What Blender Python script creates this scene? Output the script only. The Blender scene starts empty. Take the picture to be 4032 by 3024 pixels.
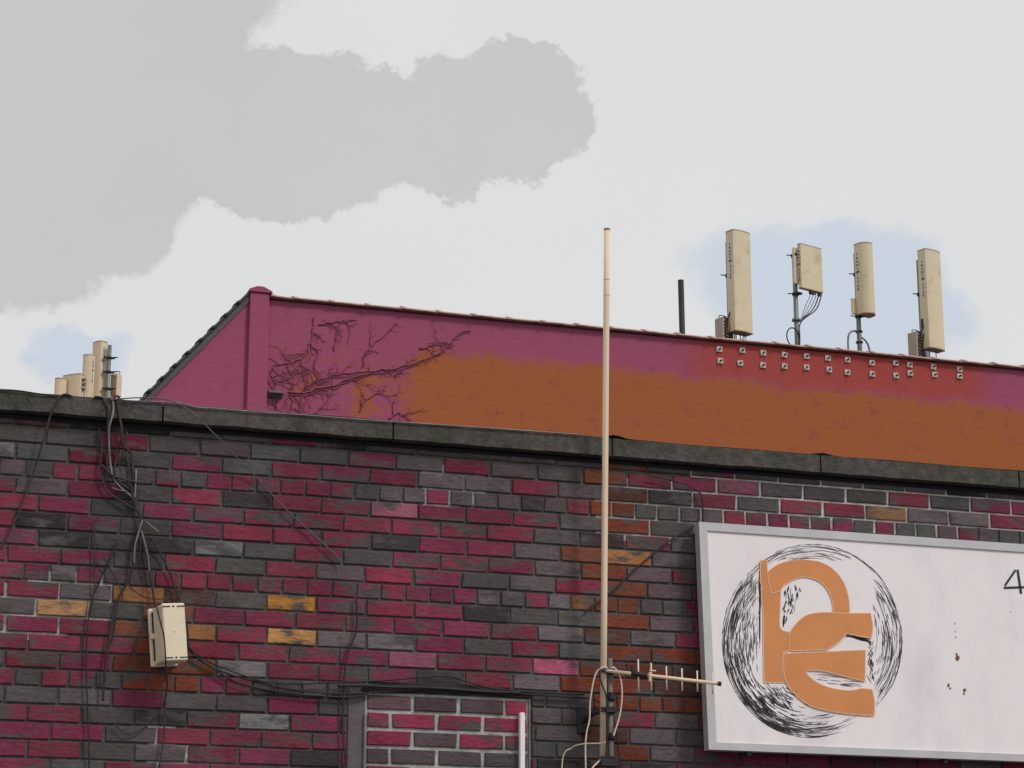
import bpy, math, random
from mathutils import Vector, Matrix
R = math.radians
random.seed(7)
scene = bpy.context.scene
COL = scene.collection

# ------------------------------------------------------------------ camera
F, PITCH, HEAD, DIST, EYE = 9000.0, R(15.7), R(17.6), 9.8, 1.6
cam = bpy.data.objects.new('camera', bpy.data.cameras.new('camera'))
COL.objects.link(cam)
cam.location = (0, -DIST, EYE)
cam.rotation_euler = (R(90) + PITCH, 0, -HEAD)
cam.data.sensor_width = 36.0
cam.data.lens = F / 4032 * 36.0
cam.data.clip_start = 0.1
cam.data.clip_end = 3000
scene.camera = cam
FW = Vector((math.sin(HEAD) * math.cos(PITCH), math.cos(HEAD) * math.cos(PITCH), math.sin(PITCH)))
RT = Vector((math.cos(HEAD), -math.sin(HEAD), 0)); UP = RT.cross(FW)
EYEV = Vector((0, -DIST, EYE))
def at(px, py, Y):                       # point of the photograph on the vertical plane y = Y
    d = FW + RT * ((px - 2016) / F) - UP * ((py - 1512) / F)
    t = (Y + DIST) / d.y
    return EYEV + d * t
def pix(p):
    v = Vector(p) - EYEV; w = v.dot(FW)
    return (2016 + F * v.dot(RT) / w, 1512 - F * v.dot(UP) / w)

# ------------------------------------------------------------------ light
SUN_TO = Vector((0.50, -0.62, 0.80)).normalized()
SUN_EL = math.asin(SUN_TO.z); SUN_AZ = math.atan2(SUN_TO.x, SUN_TO.y)
sun = bpy.data.objects.new('sun', bpy.data.lights.new('sun', 'SUN'))
COL.objects.link(sun)
sun.data.energy = 1.5; sun.data.angle = R(10); sun.data.color = (1, .965, .92)
sun.rotation_euler = SUN_TO.to_track_quat('Z', 'Y').to_euler()
scene.view_settings.view_transform = 'Standard'
scene.view_settings.look = 'None'
scene.view_settings.exposure = 0
scene.view_settings.gamma = 1

def world():
    w = bpy.data.worlds.new("World"); scene.world = w; w.use_nodes = True
    nt = w.node_tree; N = nt.nodes; L = nt.links; N.clear()
    def n(t, **k):
        x = N.new(t)
        for a, b in k.items(): setattr(x, a, b)
        return x
    def m(op, a, b=None, c=None):
        x = n('ShaderNodeMath', operation=op)
        for i, v in enumerate((a, b, c)):
            if v is None: continue
            if isinstance(v, (int, float)): x.inputs[i].default_value = v
            else: L.new(v, x.inputs[i])
        return x.outputs[0]
    out = n('ShaderNodeOutputWorld'); bg = n('ShaderNodeBackground'); bg.inputs[1].default_value = 0.1
    L.new(bg.outputs[0], out.inputs[0])
    sky = n('ShaderNodeTexSky', sky_type='NISHITA'); sky.sun_disc = False
    sky.sun_elevation = SUN_EL; sky.sun_rotation = SUN_AZ; sky.dust_density = 2.0
    tc = n('ShaderNodeTexCoord')
    # ragged cloud edges: the direction is disturbed by noise
    nz = n('ShaderNodeTexNoise'); nz.inputs['Scale'].default_value = 24; nz.inputs['Detail'].default_value = 9
    nz.inputs['Roughness'].default_value = .68
    L.new(tc.outputs['Generated'], nz.inputs['Vector'])
    sub = n('ShaderNodeVectorMath', operation='SUBTRACT'); L.new(nz.outputs['Color'], sub.inputs[0]); sub.inputs[1].default_value = (.5, .5, .5)
    sc = n('ShaderNodeVectorMath', operation='SCALE'); L.new(sub.outputs[0], sc.inputs[0]); sc.inputs['Scale'].default_value = .045
    ad = n('ShaderNodeVectorMath', operation='ADD'); L.new(tc.outputs['Generated'], ad.inputs[0]); L.new(sc.outputs[0], ad.inputs[1])
    sep = n('ShaderNodeSeparateXYZ'); L.new(ad.outputs[0], sep.inputs[0])
    ys = m('MAXIMUM', sep.outputs[1], .05)
    u = m('DIVIDE', sep.outputs[0], ys); v = m('DIVIDE', sep.outputs[2], ys)
    def ell(px, py, rx, ry):
        d = at(px, py, 1000) - EYEV; cu, cv = d.x / d.y, d.z / d.y
        ex = at(px + rx, py, 1000) - EYEV; ey = at(px, py + ry, 1000) - EYEV
        ru = abs(ex.x / ex.y - cu); rv = abs(ey.z / ey.y - cv)
        a = m('DIVIDE', m('SUBTRACT', u, cu), ru); b = m('DIVIDE', m('SUBTRACT', v, cv), rv)
        b = m('ADD', b, m('MULTIPLY', a, 0.0))
        return m('SQRT', m('ADD', m('MULTIPLY', a, a), m('MULTIPLY', b, b)))
    f = None
    for e in ((-40, 420, 880, 790), (1000, 510, 640, 350), (1500, 545, 600, 250), (1990, 440, 345, 295), (640, 600, 470, 235), (250, 800, 430, 300), (430, 210, 560, 330), (-300, -300, 1500, 500)):
        q = ell(*e)
        f = q if f is None else m('SMOOTH_MIN', f, q, .18)
    mr = n('ShaderNodeMapRange', interpolation_type='SMOOTHSTEP'); L.new(f, mr.inputs[0])
    mr.inputs[1].default_value = .955; mr.inputs[2].default_value = 1.035; mr.inputs[3].default_value = 1; mr.inputs[4].default_value = 0
    # large soft variation
    nb = n('ShaderNodeTexNoise'); nb.inputs['Scale'].default_value = 2.5; nb.inputs['Detail'].default_value = 4
    L.new(tc.outputs['Generated'], nb.inputs['Vector'])
    br = m('ADD', m('MULTIPLY', nb.outputs[0], .7), 7.15)
    nd = n('ShaderNodeTexNoise'); nd.inputs['Scale'].default_value = 11; nd.inputs['Detail'].default_value = 6; L.new(tc.outputs['Generated'], nd.inputs['Vector'])
    dk = m('ADD', m('ADD', m('MULTIPLY', nb.outputs[0], .5), 5.35), m('MULTIPLY', nd.outputs[0], .55))
    mix = n('ShaderNodeMix', data_type='FLOAT'); L.new(mr.outputs[0], mix.inputs[0]); L.new(br, mix.inputs[2]); L.new(dk, mix.inputs[3])
    cc = n('ShaderNodeCombineColor'); L.new(mix.outputs[0], cc.inputs[0]); L.new(mix.outputs[0], cc.inputs[1]); L.new(mix.outputs[0], cc.inputs[2])
    # thin cloud where the blue shows through
    g = None
    for e in ((3020, 1100, 330, 230), (3380, 1060, 420, 220), (3620, 1200, 280, 190), (330, 1420, 230, 150), (3300, 1300, 500, 200)):
        q = ell(*e)
        g = q if g is None else m('SMOOTH_MIN', g, q, .2)
    mb = n('ShaderNodeMapRange', interpolation_type='SMOOTHSTEP'); L.new(m('ADD', g, m('MULTIPLY', m('SUBTRACT', nd.outputs[0], .5), .9)), mb.inputs[0])
    mb.inputs[1].default_value = .72; mb.inputs[2].default_value = 1.12; mb.inputs[3].default_value = .52; mb.inputs[4].default_value = .0
    blue = n('ShaderNodeMix', data_type='RGBA'); L.new(mb.outputs[0], blue.inputs[0]); L.new(cc.outputs[0], blue.inputs[6]); blue.inputs[7].default_value = (4.7, 5.9, 7.5, 1)
    fin = n('ShaderNodeMix', data_type='RGBA'); fin.inputs[0].default_value = .96
    L.new(sky.outputs[0], fin.inputs[6]); L.new(blue.outputs[2], fin.inputs[7])
    L.new(fin.outputs[2], bg.inputs[0])
world()

# ------------------------------------------------------------------ helpers
def lin(r, g, b):
    f = lambda c: (c / 255 / 12.92) if c / 255 <= .04045 else ((c / 255 + .055) / 1.055) ** 2.4
    return (f(r), f(g), f(b))
def mat(name, col, rough=.6, metal=0, var=.15, vs=12, bump=.0, bs=60, spec=.4, attr=False, col2=None, c2s=6, c2lo=.5, c2hi=.65, stretch=(1, 1, 1)):
    m = bpy.data.materials.new(name); m.use_nodes = True
    nt = m.node_tree; N = nt.nodes; L = nt.links; b = N['Principled BSDF']
    b.inputs['Roughness'].default_value = rough; b.inputs['Metallic'].default_value = metal
    b.inputs['Specular IOR Level'].default_value = spec
    tc = N.new('ShaderNodeTexCoord'); mp = N.new('ShaderNodeMapping'); L.new(tc.outputs['Object'], mp.inputs[0]); mp.inputs['Scale'].default_value = stretch
    if attr:
        a = N.new('ShaderNodeAttribute'); a.attribute_name = 'Col'; src = a.outputs['Color']
    else:
        a = N.new('ShaderNodeRGB'); a.outputs[0].default_value = (*col, 1); src = a.outputs[0]
    if col2:
        n2 = N.new('ShaderNodeTexNoise'); n2.inputs['Scale'].default_value = c2s; n2.inputs['Detail'].default_value = 6; n2.inputs['Roughness'].default_value = .65
        L.new(mp.outputs[0], n2.inputs['Vector'])
        r2 = N.new('ShaderNodeMapRange'); r2.inputs[1].default_value = c2lo; r2.inputs[2].default_value = c2hi; L.new(n2.outputs[0], r2.inputs[0])
        mx = N.new('ShaderNodeMix'); mx.data_type = 'RGBA'; L.new(r2.outputs[0], mx.inputs[0]); L.new(src, mx.inputs[6]); mx.inputs[7].default_value = (*col2, 1)
        src = mx.outputs[2]
    n1 = N.new('ShaderNodeTexNoise'); n1.inputs['Scale'].default_value = vs; n1.inputs['Detail'].default_value = 7; n1.inputs['Roughness'].default_value = .7
    L.new(mp.outputs[0], n1.inputs['Vector'])
    r1 = N.new('ShaderNodeMapRange'); r1.inputs[1].default_value = .25; r1.inputs[2].default_value = .75
    r1.inputs[3].default_value = 1 - var; r1.inputs[4].default_value = 1 + var; L.new(n1.outputs[0], r1.inputs[0])
    vm = N.new('ShaderNodeVectorMath'); vm.operation = 'SCALE'; L.new(src, vm.inputs[0]); L.new(r1.outputs[0], vm.inputs['Scale'])
    L.new(vm.outputs[0], b.inputs['Base Color'])
    if bump:
        n3 = N.new('ShaderNodeTexNoise'); n3.inputs['Scale'].default_value = bs; n3.inputs['Detail'].default_value = 6; L.new(mp.outputs[0], n3.inputs['Vector'])
        bp = N.new('ShaderNodeBump'); bp.inputs['Strength'].default_value = bump; bp.inputs['Distance'].default_value = .006
        L.new(n3.outputs[0], bp.inputs['Height']); L.new(bp.outputs[0], b.inputs['Normal'])
    return m

class MB:
    def __init__(s): s.v = []; s.f = []; s.c = []; s.sm = []
    def face(s, idx, c=None, smooth=False): s.f.append(tuple(idx)); s.c.append(c); s.sm.append(smooth)
    def pts(s, ps):
        b = len(s.v); s.v.extend([tuple(p) for p in ps]); return b
    def box(s, lo, hi, M=None, c=None, bev=0):
        x0, y0, z0 = lo; x1, y1, z1 = hi
        e = min(bev, (x1 - x0) * .45, (y1 - y0) * .45, (z1 - z0) * .45)
        if e <= 0:
            P = [(x, y, z) for z in (z0, z1) for (x, y) in ((x0, y0), (x1, y0), (x1, y1), (x0, y1))]
            Fs = [(3, 2, 1, 0), (4, 5, 6, 7), (0, 1, 5, 4), (1, 2, 6, 5), (2, 3, 7, 6), (3, 0, 4, 7)]
        else:                                # chamfered box
            P = []; 
            for z, k in ((z0, 1), (z0 + e, 0), (z1 - e, 0), (z1, 1)):
                a = e if k else 0
                for (x, y) in ((x0 + a + e * (1 - k), y0 + a), (x1 - a - e * (1 - k), y0 + a), (x1 - a, y0 + a + e * (1 - k)), (x1 - a, y1 - a - e * (1 - k)),
                               (x1 - a - e * (1 - k), y1 - a), (x0 + a + e * (1 - k), y1 - a), (x0 + a, y1 - a - e * (1 - k)), (x0 + a, y0 + a + e * (1 - k))):
                    P.append((x, y, z))
            Fs = [(0, 2, 4, 6)[::-1]] if False else []
            Fs = [tuple(range(7, -1, -1)), tuple(range(24, 32))]
            for r in range(3):
                for k in range(8):
                    a = r * 8 + k; b2 = r * 8 + (k + 1) % 8
                    Fs.append((a, b2, b2 + 8, a + 8))
        P = [Vector(p) for p in P]
        if M: P = [M @ p for p in P]
        b = s.pts(P)
        for f in Fs: s.face([b + i for i in f], c)
        return s
    def tube(s, path, r, n=8, cap=True, c=None, taper=None):
        path = [Vector(p) for p in path]; rings = []
        up = Vector((0.13, 0.3, 0.94)).normalized()
        for i, p in enumerate(path):
            t = (path[min(i + 1, len(path) - 1)] - path[max(i - 1, 0)]).normalized()
            a = t.cross(up)
            if a.length < .05: a = t.cross(Vector((1, 0, 0)))
            a.normalize(); b = t.cross(a).normalized()
            rr = r if taper is None else r * (taper[0] + (taper[1] - taper[0]) * i / (len(path) - 1))
            rings.append(s.pts([p + (a * math.cos(2 * math.pi * k / n) + b * math.sin(2 * math.pi * k / n)) * rr for k in range(n)]))
        for i in range(len(rings) - 1):
            for k in range(n):
                s.face((rings[i] + k, rings[i] + (k + 1) % n, rings[i + 1] + (k + 1) % n, rings[i + 1] + k), c, True)
        if cap:
            s.face([rings[0] + k for k in range(n)][::-1], c); s.face([rings[-1] + k for k in range(n)], c)
        return s
    def prism(s, poly, vec, c=None, smooth=False):  # poly: list of 3D points, extruded along vec
        n = len(poly); vec = Vector(vec)
        a = s.pts(poly); b = s.pts([Vector(p) + vec for p in poly])
        s.face([a + i for i in range(n)][::-1], c); s.face([b + i for i in range(n)], c)
        for i in range(n): s.face((a + i, a + (i + 1) % n, b + (i + 1) % n, b + i), c, smooth)
        return s
    def build(s, name, m, parent=None, loc=(0, 0, 0), recalc=True):
        me = bpy.data.meshes.new(name); me.from_pydata(s.v, [], s.f)
        if any(c is not None for c in s.c):
            ca = me.color_attributes.new('Col', 'FLOAT_COLOR', 'CORNER'); i = 0; buf = []
            for f, c in zip(s.f, s.c):
                buf += list((*(c or (.5, .5, .5)), 1)) * len(f)
            ca.data.foreach_set('color', buf)
        me.polygons.foreach_set('use_smooth', s.sm)
        if recalc:
            import bmesh
            bm = bmesh.new(); bm.from_mesh(me); bmesh.ops.recalc_face_normals(bm, faces=bm.faces); bm.to_mesh(me); bm.free()
        me.materials.append(m)
        o = bpy.data.objects.new(name, me); COL.objects.link(o); o.location = loc
        if parent: o.parent = parent
        return o
def tag(o, label, cat, group=None):
    o['label'] = label; o['category'] = cat
    if group: o['group'] = group
    return o
def empty(name, loc, label, cat, group=None, rz=0):
    o = bpy.data.objects.new(name, None); COL.objects.link(o); o.location = loc; o.rotation_euler = (0, 0, rz); o.empty_display_size = .1
    return tag(o, label, cat, group)
def smooth_path(P, k=6):
    P = [Vector(p) for p in P]; out = []
    for i in range(len(P) - 1):
        p0, p1, p2, p3 = P[max(i - 1, 0)], P[i], P[i + 1], P[min(i + 2, len(P) - 1)]
        for j in range(k):
            t = j / k
            out.append(.5 * ((2 * p1) + (p2 - p0) * t + (2 * p0 - 5 * p1 + 4 * p2 - p3) * t * t + (3 * p1 - p0 - 3 * p2 + p3) * t ** 3))
    return out + [P[-1]]
def wire(px, Y, r, dy=None, n=6):        # cable traced over the wall
    ys = Y if isinstance(Y, (list, tuple)) else [Y] * len(px)
    return MB().tube(smooth_path([at(x, y, yy) for (x, y), yy in zip(px, ys)]), r, n)

# ------------------------------------------------------------------ materials
M_brick = mat('painted_brick', (0, 0, 0), .85, var=.22, vs=45, bump=.9, bs=38, attr=True, col2=lin(84, 80, 78), c2s=8, c2lo=.50, c2hi=.60, stretch=(.55, 1, 1.5), spec=.2)
def rustic(m, cdark):
    # fine wavy cracks of rustic bricks and soot that runs across bricks and joints alike
    nt = m.node_tree; N = nt.nodes; L = nt.links; b = N['Principled BSDF']; src = b.inputs['Base Color'].links[0].from_socket
    tc = N.new('ShaderNodeTexCoord'); mp = N.new('ShaderNodeMapping'); mp.inputs['Scale'].default_value = (1, 1, 2.6); L.new(tc.outputs['Object'], mp.inputs[0])
    def noise(s, d, v): 
        n = N.new('ShaderNodeTexNoise'); n.inputs['Scale'].default_value = s; n.inputs['Detail'].default_value = d; n.inputs['Roughness'].default_value = .6; L.new(v, n.inputs['Vector']); return n.outputs[0]
    def M(op, a, b2):
        x = N.new('ShaderNodeMath'); x.operation = op
        for i, v in enumerate((a, b2)):
            if isinstance(v, (int, float)): x.inputs[i].default_value = v
            else: L.new(v, x.inputs[i])
        return x.outputs[0]
    def rng(v, a, c, d, e):
        x = N.new('ShaderNodeMapRange'); L.new(v, x.inputs[0]); x.inputs[1].default_value = a; x.inputs[2].default_value = c; x.inputs[3].default_value = d; x.inputs[4].default_value = e; return x.outputs[0]
    n1 = noise(26, 3, mp.outputs[0]); rid = M('ABSOLUTE', M('SUBTRACT', n1, .5), 0)
    crack = rng(rid, 0, .022, cdark, 1)
    toning = rng(noise(1.6, 6, tc.outputs['Object']), .38, .62, .88, 1.16)
    patch = rng(noise(7, 5, tc.outputs['Object']), .35, .6, .9, 1.1)
    k = M('MULTIPLY', M('MULTIPLY', crack, toning), patch)
    v = N.new('ShaderNodeVectorMath'); v.operation = 'SCALE'; L.new(src, v.inputs[0]); L.new(k, v.inputs['Scale']); L.new(v.outputs[0], b.inputs['Base Color'])
rustic(M_brick, .55)
M_mortar = mat('mortar', (0, 0, 0), .95, var=.45, vs=22, bump=.8, bs=90, attr=True, spec=.1); rustic(M_mortar, .8)
M_coping = mat('weathered_concrete', lin(90, 85, 82), .95, var=.5, vs=22, bump=1, bs=70, col2=lin(70, 72, 64), c2s=5, c2lo=.42, c2hi=.68, spec=.15)
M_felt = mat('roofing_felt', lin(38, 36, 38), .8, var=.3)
M_tile = mat('coping_tile_clay', lin(196, 158, 150), .6, var=.25, vs=9, col2=lin(120, 92, 92), c2s=5, c2lo=.5, c2hi=.7, spec=.3)
M_tiledark = mat('slope_tile', lin(44, 44, 46), .7, var=.3)
M_plain_grey = mat('plain_grey', lin(98, 92, 92), .8, var=.2)
M_white = mat('white_paint_metal', lin(247, 238, 240), .45, var=.03, vs=5, col2=lin(226, 219, 221), c2s=2.2, c2lo=.5, c2hi=.8)
M_whitep = mat('weathered_sign_panel', lin(245, 236, 238), .4, var=.025, vs=6, col2=lin(228, 220, 222), c2s=1.8, c2lo=.5, c2hi=.75, stretch=(1.6, 1, .8))
M_frame = mat('aluminium_frame', lin(190, 188, 190), .45, metal=.25, var=.12, vs=8, spec=.5)
M_orange = mat('orange_vinyl', lin(216, 140, 82), .5, var=.10, vs=7)
M_black = mat('black_paint', lin(38, 36, 38), .6, var=.3)
M_scratch = mat('scratched_black', lin(52, 50, 52), .7, var=.5, vs=30)
M_cream = mat('radome_cream', lin(218, 204, 172), .55, var=.06, vs=6, col2=lin(188, 172, 140), c2s=4, c2lo=.55, c2hi=.75)
M_cap = mat('radome_cap', lin(172, 150, 128), .6, var=.1)
M_strip = mat('label_strip', lin(236, 222, 208), .5, var=.05)
M_steel = mat('galvanised_steel', lin(118, 126, 118), .5, metal=.4, var=.2, vs=20)
M_dsteel = mat('dark_bracket', lin(50, 54, 56), .6, metal=.3, var=.3)
M_pole = mat('whip_cream', lin(232, 208, 180), .5, var=.05, vs=5)
M_mast = mat('dull_mast', lin(112, 106, 98), .6, metal=.2, var=.25, vs=25)
M_cable = mat('black_cable', lin(42, 38, 42), .6, var=.3)
M_gcable = mat('grey_cable', lin(124, 116, 120), .5, var=.55, vs=12)
M_dcable = mat('weathered_cable', lin(92, 84, 88), .5, var=.5, vs=6)
M_ccable = mat('cream_cable', lin(226, 206, 184), .5, var=.08)
M_box = mat('box_cream', lin(236, 222, 194), .5, var=.05, col2=lin(206, 188, 160), c2s=9, c2lo=.55, c2hi=.75)
M_radio = mat('radio_grey', lin(176, 158, 146), .6, var=.12)
M_creeper = mat('creeper_stem', lin(138, 74, 92), .9, var=.25)
M_stem = mat('dead_stem', lin(66, 56, 58), .9, var=.3)
M_plate = mat('anchor_steel', lin(206, 192, 184), .6, var=.15, vs=30)
M_rust = mat('rust', lin(120, 84, 62), .9, var=.3)
M_stain = mat('rust_stain_on_paint', lin(128, 62, 50), .9, var=.2)
M_pave = mat('paving', lin(120, 118, 114), .9, var=.15)
M_road = mat('asphalt', (.05, .05, .05), .9, var=.2)
M_roof = mat('roof_covering', lin(90, 88, 88), .9, var=.2)
M_render = mat('grey_render', lin(102, 94, 96), .95, var=.25, vs=20, bump=.6)

# ------------------------------------------------------------------ ground
def sheet(name, x0, x1, y0, y1, z, m):
    b = MB(); k = b.pts([(x0, y0, z), (x1, y0, z), (x1, y1, z), (x0, y1, z)]); b.face((k, k + 1, k + 2, k + 3))
    o = b.build(name, m, recalc=False); o['kind'] = 'structure'; return o
sheet('ground', -600, 600, -600, 900, -.13, M_road)
b = MB().box((-40, -3.2, -.125), (60, .5, 0), bev=.01); o = b.build('pavement', M_pave); o['kind'] = 'structure'

# ------------------------------------------------------------------ front brick wall
ZTOP = at(2016, 1695, -.05).z           # top of the coping
CH = .0752
COPH = .088
ZW = ZTOP - COPH                        # wall head under the coping
X0, X1 = -3.2, 9.5
hz = at(860, 1896, 0).z                 # centre of a header course
wall = empty('brick_wall', (2.6, 0, 0), 'front wall of dark magenta and grey bricks under a mossy concrete coping', 'brick wall')
def rel(o, parent):
    o.parent = parent; o.location = Vector(o.location) - parent.location; return o
def B(mb, name, m, parent): return rel(mb.build(name, m), parent)

WX0, WX1 = at(1437, 2850, 0).x, at(2085, 2850, 0).x
WZ = at(1750, 2738, 0).z
RED = ((2295, 1500, 2480, 3100), (510, 2312, 812, 2700), (2480, 2555, 2885, 2795), (150, 1600, 555, 1660))
GZ = ((380, 1640, 640, 2330, .85), (0, 1640, 330, 1850, .7), (1880, 1850, 2760, 3100, .6), (2500, 1850, 4400, 2200, .55),
      (330, 2650, 1500, 2830, .72), (350, 2830, 680, 3100, .6), (1600, 1750, 2100, 2100, .42), (2090, 2740, 2300, 3200, .95))
SPECIAL = [((1190, 2385), lin(176, 120, 50)), ((1200, 2517), lin(186, 134, 84)), ((88, 2930), lin(176, 124, 60)), ((250, 2400), lin(170, 128, 90)),
           ((195, 2068), lin(48, 44, 44)), ((280, 2140), lin(50, 50, 46)), ((3180, 2030), lin(34, 44, 42)), ((3750, 1940), lin(44, 42, 38)),
           ((2410, 2150), lin(70, 55, 60)), ((2420, 2205), lin(170, 115, 70)), ((1320, 2517), lin(120, 106, 108)), ((795, 2168), lin(120, 122, 120)),
           ((1115, 2575), lin(150, 96, 110)), ((1840, 2555), lin(160, 104, 120)), ((2190, 2640), lin(170, 84, 110)), ((1060, 2845), lin(134, 132, 130))]
K = 1.12                                 # photo tone -> paint colour
def sc(c, k): return tuple(min(.8, a * k) for a in c)
def brick_col(x, z):
    px, py = pix((x, 0, z)); r = random.random
    for (sx, sy), c in SPECIAL:
        if abs(px - sx) < 75 and abs(py - sy) < 24: return sc(c, K * .92 * (.9 + .2 * r()))
    for q in RED:
        if q[0] <= px <= q[2] and q[1] <= py <= q[3]:
            c = random.choice(((122, 62, 46), (132, 66, 48), (110, 58, 46), (128, 58, 44), (120, 70, 54), (140, 96, 62) if r() < .3 else (122, 60, 44), (84, 56, 50)))
            return sc(lin(*c), K * .86 * (.88 + .24 * r()))
    pg = .12
    for g in GZ:
        if g[0] <= px <= g[2] and g[1] <= py <= g[3]: pg = max(pg, g[4])
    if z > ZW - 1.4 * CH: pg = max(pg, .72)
    toning = 1.0  # brick tone factor: darker at the cable knot, low zones and top course
    if 360 < px < 660 and 1640 < py < 2330: toning = .68
    if 640 < px and 380 < py and px < 0: toning = 1
    if 360 < px < 560 and 2650 < py: toning = .8
    if 2090 < px < 2300 and py > 2740: toning = .75
    if z > ZW - 1.4 * CH: toning *= .85
    q = r()
    if q < .03: c = (54, 50, 50)
    elif q < .055: c = (108, 100, 102)
    elif q < .058: c = (120, 90, 66)
    elif q < .07: c = (132, 76, 92)
    elif r() < pg: c = random.choice(((84, 76, 78), (78, 74, 72), (92, 82, 84), (76, 76, 74), (88, 74, 78)))
    else: c = random.choice(((111, 46, 65), (107, 45, 62), (113, 46, 67), (110, 48, 62), (106, 46, 65), (114, 45, 61)))
    return sc(lin(*c), K * 1.12 * toning * (.82 + .36 * r()))
ZB = ZW - .024
bricks = MB()
def brick(mb, x0, x1, z0, z1, y, c, rec=.008):
    j = lambda s=.0016: random.uniform(-s, s)
    y = y + j(.0018); e = .003; J = lambda: random.uniform(-.0032, .0026)
    o = [(x0 + J(), z0 + j()), (x1 + J(), z0 + j()), (x1 + J(), z1 + j()), (x0 + J(), z1 + j())]
    i_ = [(o[0][0] + e, o[0][1] + e), (o[1][0] - e, o[1][1] + e), (o[2][0] - e, o[2][1] - e), (o[3][0] + e, o[3][1] - e)]
    t = j(.0012)
    a = mb.pts([(x, y + rec + .004, z) for x, z in o]); b_ = mb.pts([(x, y + e, z) for x, z in o]); d = mb.pts([(x, y + (t if k in (0, 1) else -t), z) for k, (x, z) in enumerate(i_)])
    for k in range(4):
        l = (k + 1) % 4
        mb.face((a + k, a + l, b_ + l, b_ + k), c); mb.face((b_ + k, b_ + l, d + l, d + k), c)
    mb.face((d, d + 1, d + 2, d + 3), c)
kc0 = -int(hz / CH) - 1
k = kc0
while True:
    zc = hz + k * CH; z0 = zc - .0325; z1 = zc + .0325
    if z0 > ZB - .012: break
    z1 = min(z1, ZB)
    if z1 > 0.02:
        header = (k % 6 == 0)
        L_ = .1025 if header else .215
        step = L_ + .010
        x = X0 - (.056 if header else (0 if k % 2 else .1125)) + .03 * ((k * 37) % 5) / 5
        while x < X1:
            c = brick_col(x + L_ / 2, zc)
            if not (z0 < WZ and x + L_ > WX0 - .075 and x < WX1 + .0):
                bw = L_ - .002
                brick(bricks, x, x + bw, z0, z1, 0, c)
            elif z0 < WZ:
                if x < WX0 - .08: brick(bricks, x, WX0 - .082, z0, z1, 0, c)
                if x + L_ > WX1 + .02: brick(bricks, max(x, WX1 + .012), x + L_, z0, z1, 0, c)
            x += step
    k += 1
B(bricks, 'brick_face', M_brick, wall)
# mortar bed, coloured by its own pointing (old dark, newer pale)
LIGHT = ((2700, 1830, 4300, 2100, 1.0), (0, 2270, 420, 2500, .5), (2350, 1900, 2760, 2120, .6), (1650, 1820, 1900, 2010, .45), (600, 2830, 720, 3100, .5))
mo = MB(); sx = .06; nx = int((X1 - X0) / sx); nz = int(ZW / sx) + 1
vi = mo.pts([(X0 + i * sx, .008, min(j * sx, ZB - .001)) for j in range(nz + 1) for i in range(nx + 1)])
for j in range(nz):
    for i in range(nx):
        cx, cz = X0 + (i + .5) * sx, (j + .5) * sx
        if WX0 - .07 < cx < WX1 and cz < WZ - .02: pass
        px, py = pix((cx, 0, cz)); l = .06
        for g in LIGHT:
            if g[0] <= px <= g[2] and g[1] <= py <= g[3]: l = g[4]
        l *= random.uniform(.7, 1.4)
        c = tuple(a + (b2 - a) * min(l, 1) for a, b2 in zip(lin(72, 72, 70), lin(196, 192, 188)))
        mo.face((vi + j * (nx + 1) + i, vi + j * (nx + 1) + i + 1, vi + (j + 1) * (nx + 1) + i + 1, vi + (j + 1) * (nx + 1) + i), c)
rel(mo.build('mortar', M_mortar, recalc=False), wall)
B(MB().box((X0, .016, 0), (X1, .33, ZW - .001)), 'wall_core', M_render, wall)
B(MB().box((X0, .0135, ZB - .002), (X1, .0155, ZW - .001)), 'gap_shade_strip', M_felt, wall)  # dark strip set into the gap, paints the shade under the coping
# bricked-up window
inf = MB(); k = 0; z1 = WZ - .012
while z1 > WZ - 1.15:
    z0 = z1 - .062; x = WX0 + .012 - (.10 if k % 2 else 0)
    while x < WX1 - .02:
        a, e = max(x, WX0 + .012), min(x + .196, WX1 - .012)
        if e - a > .03:
            px, py = pix(((a + e) / 2, 0, (z0 + z1) / 2))
            c = (118, 44, 64) if random.random() < .75 else (72, 58, 64)
            if k == 0 and px < 1700: c = (84, 66, 70)
            if px < 1540 and 2840 < py < 2890: c = (190, 160, 90)
            if 1700 < px < 2050 and py > 2985: c = (70, 62, 66)
            brick(inf, a, e, z0, z1, -.004, sc(lin(*c), K * 1.3 * random.uniform(.85, 1.15)), rec=.006)
        x += .196 + .017
    z1 = z0 - .016; k += 1
B(inf, 'window_infill', M_brick, wall)
mi = MB(); a = mi.pts([(WX0, .004, WZ - 1.15), (WX1, .004, WZ - 1.15), (WX1, .004, WZ), (WX0, .004, WZ)]); mi.face((a, a + 1, a + 2, a + 3), lin(172, 172, 168))
rel(mi.build('infill_mortar', M_mortar, recalc=False), wall)
B(MB().box((WX0 - .078, .001, WZ - 1.2), (WX0 - .001, .03, WZ + .004), bev=.004), 'render_reveal', M_render, wall)
B(MB().box((WX0 - .006, -.010, WZ - 1.15), (WX0 + .006, .02, WZ - .10), bev=.002).box((WX1 - .004, -.006, WZ - 1.15), (WX1 + .003, .02, WZ + .002), bev=.001), 'window_edging', mat('old_edging', lin(124, 118, 118), .8, var=.3), wall)
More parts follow.
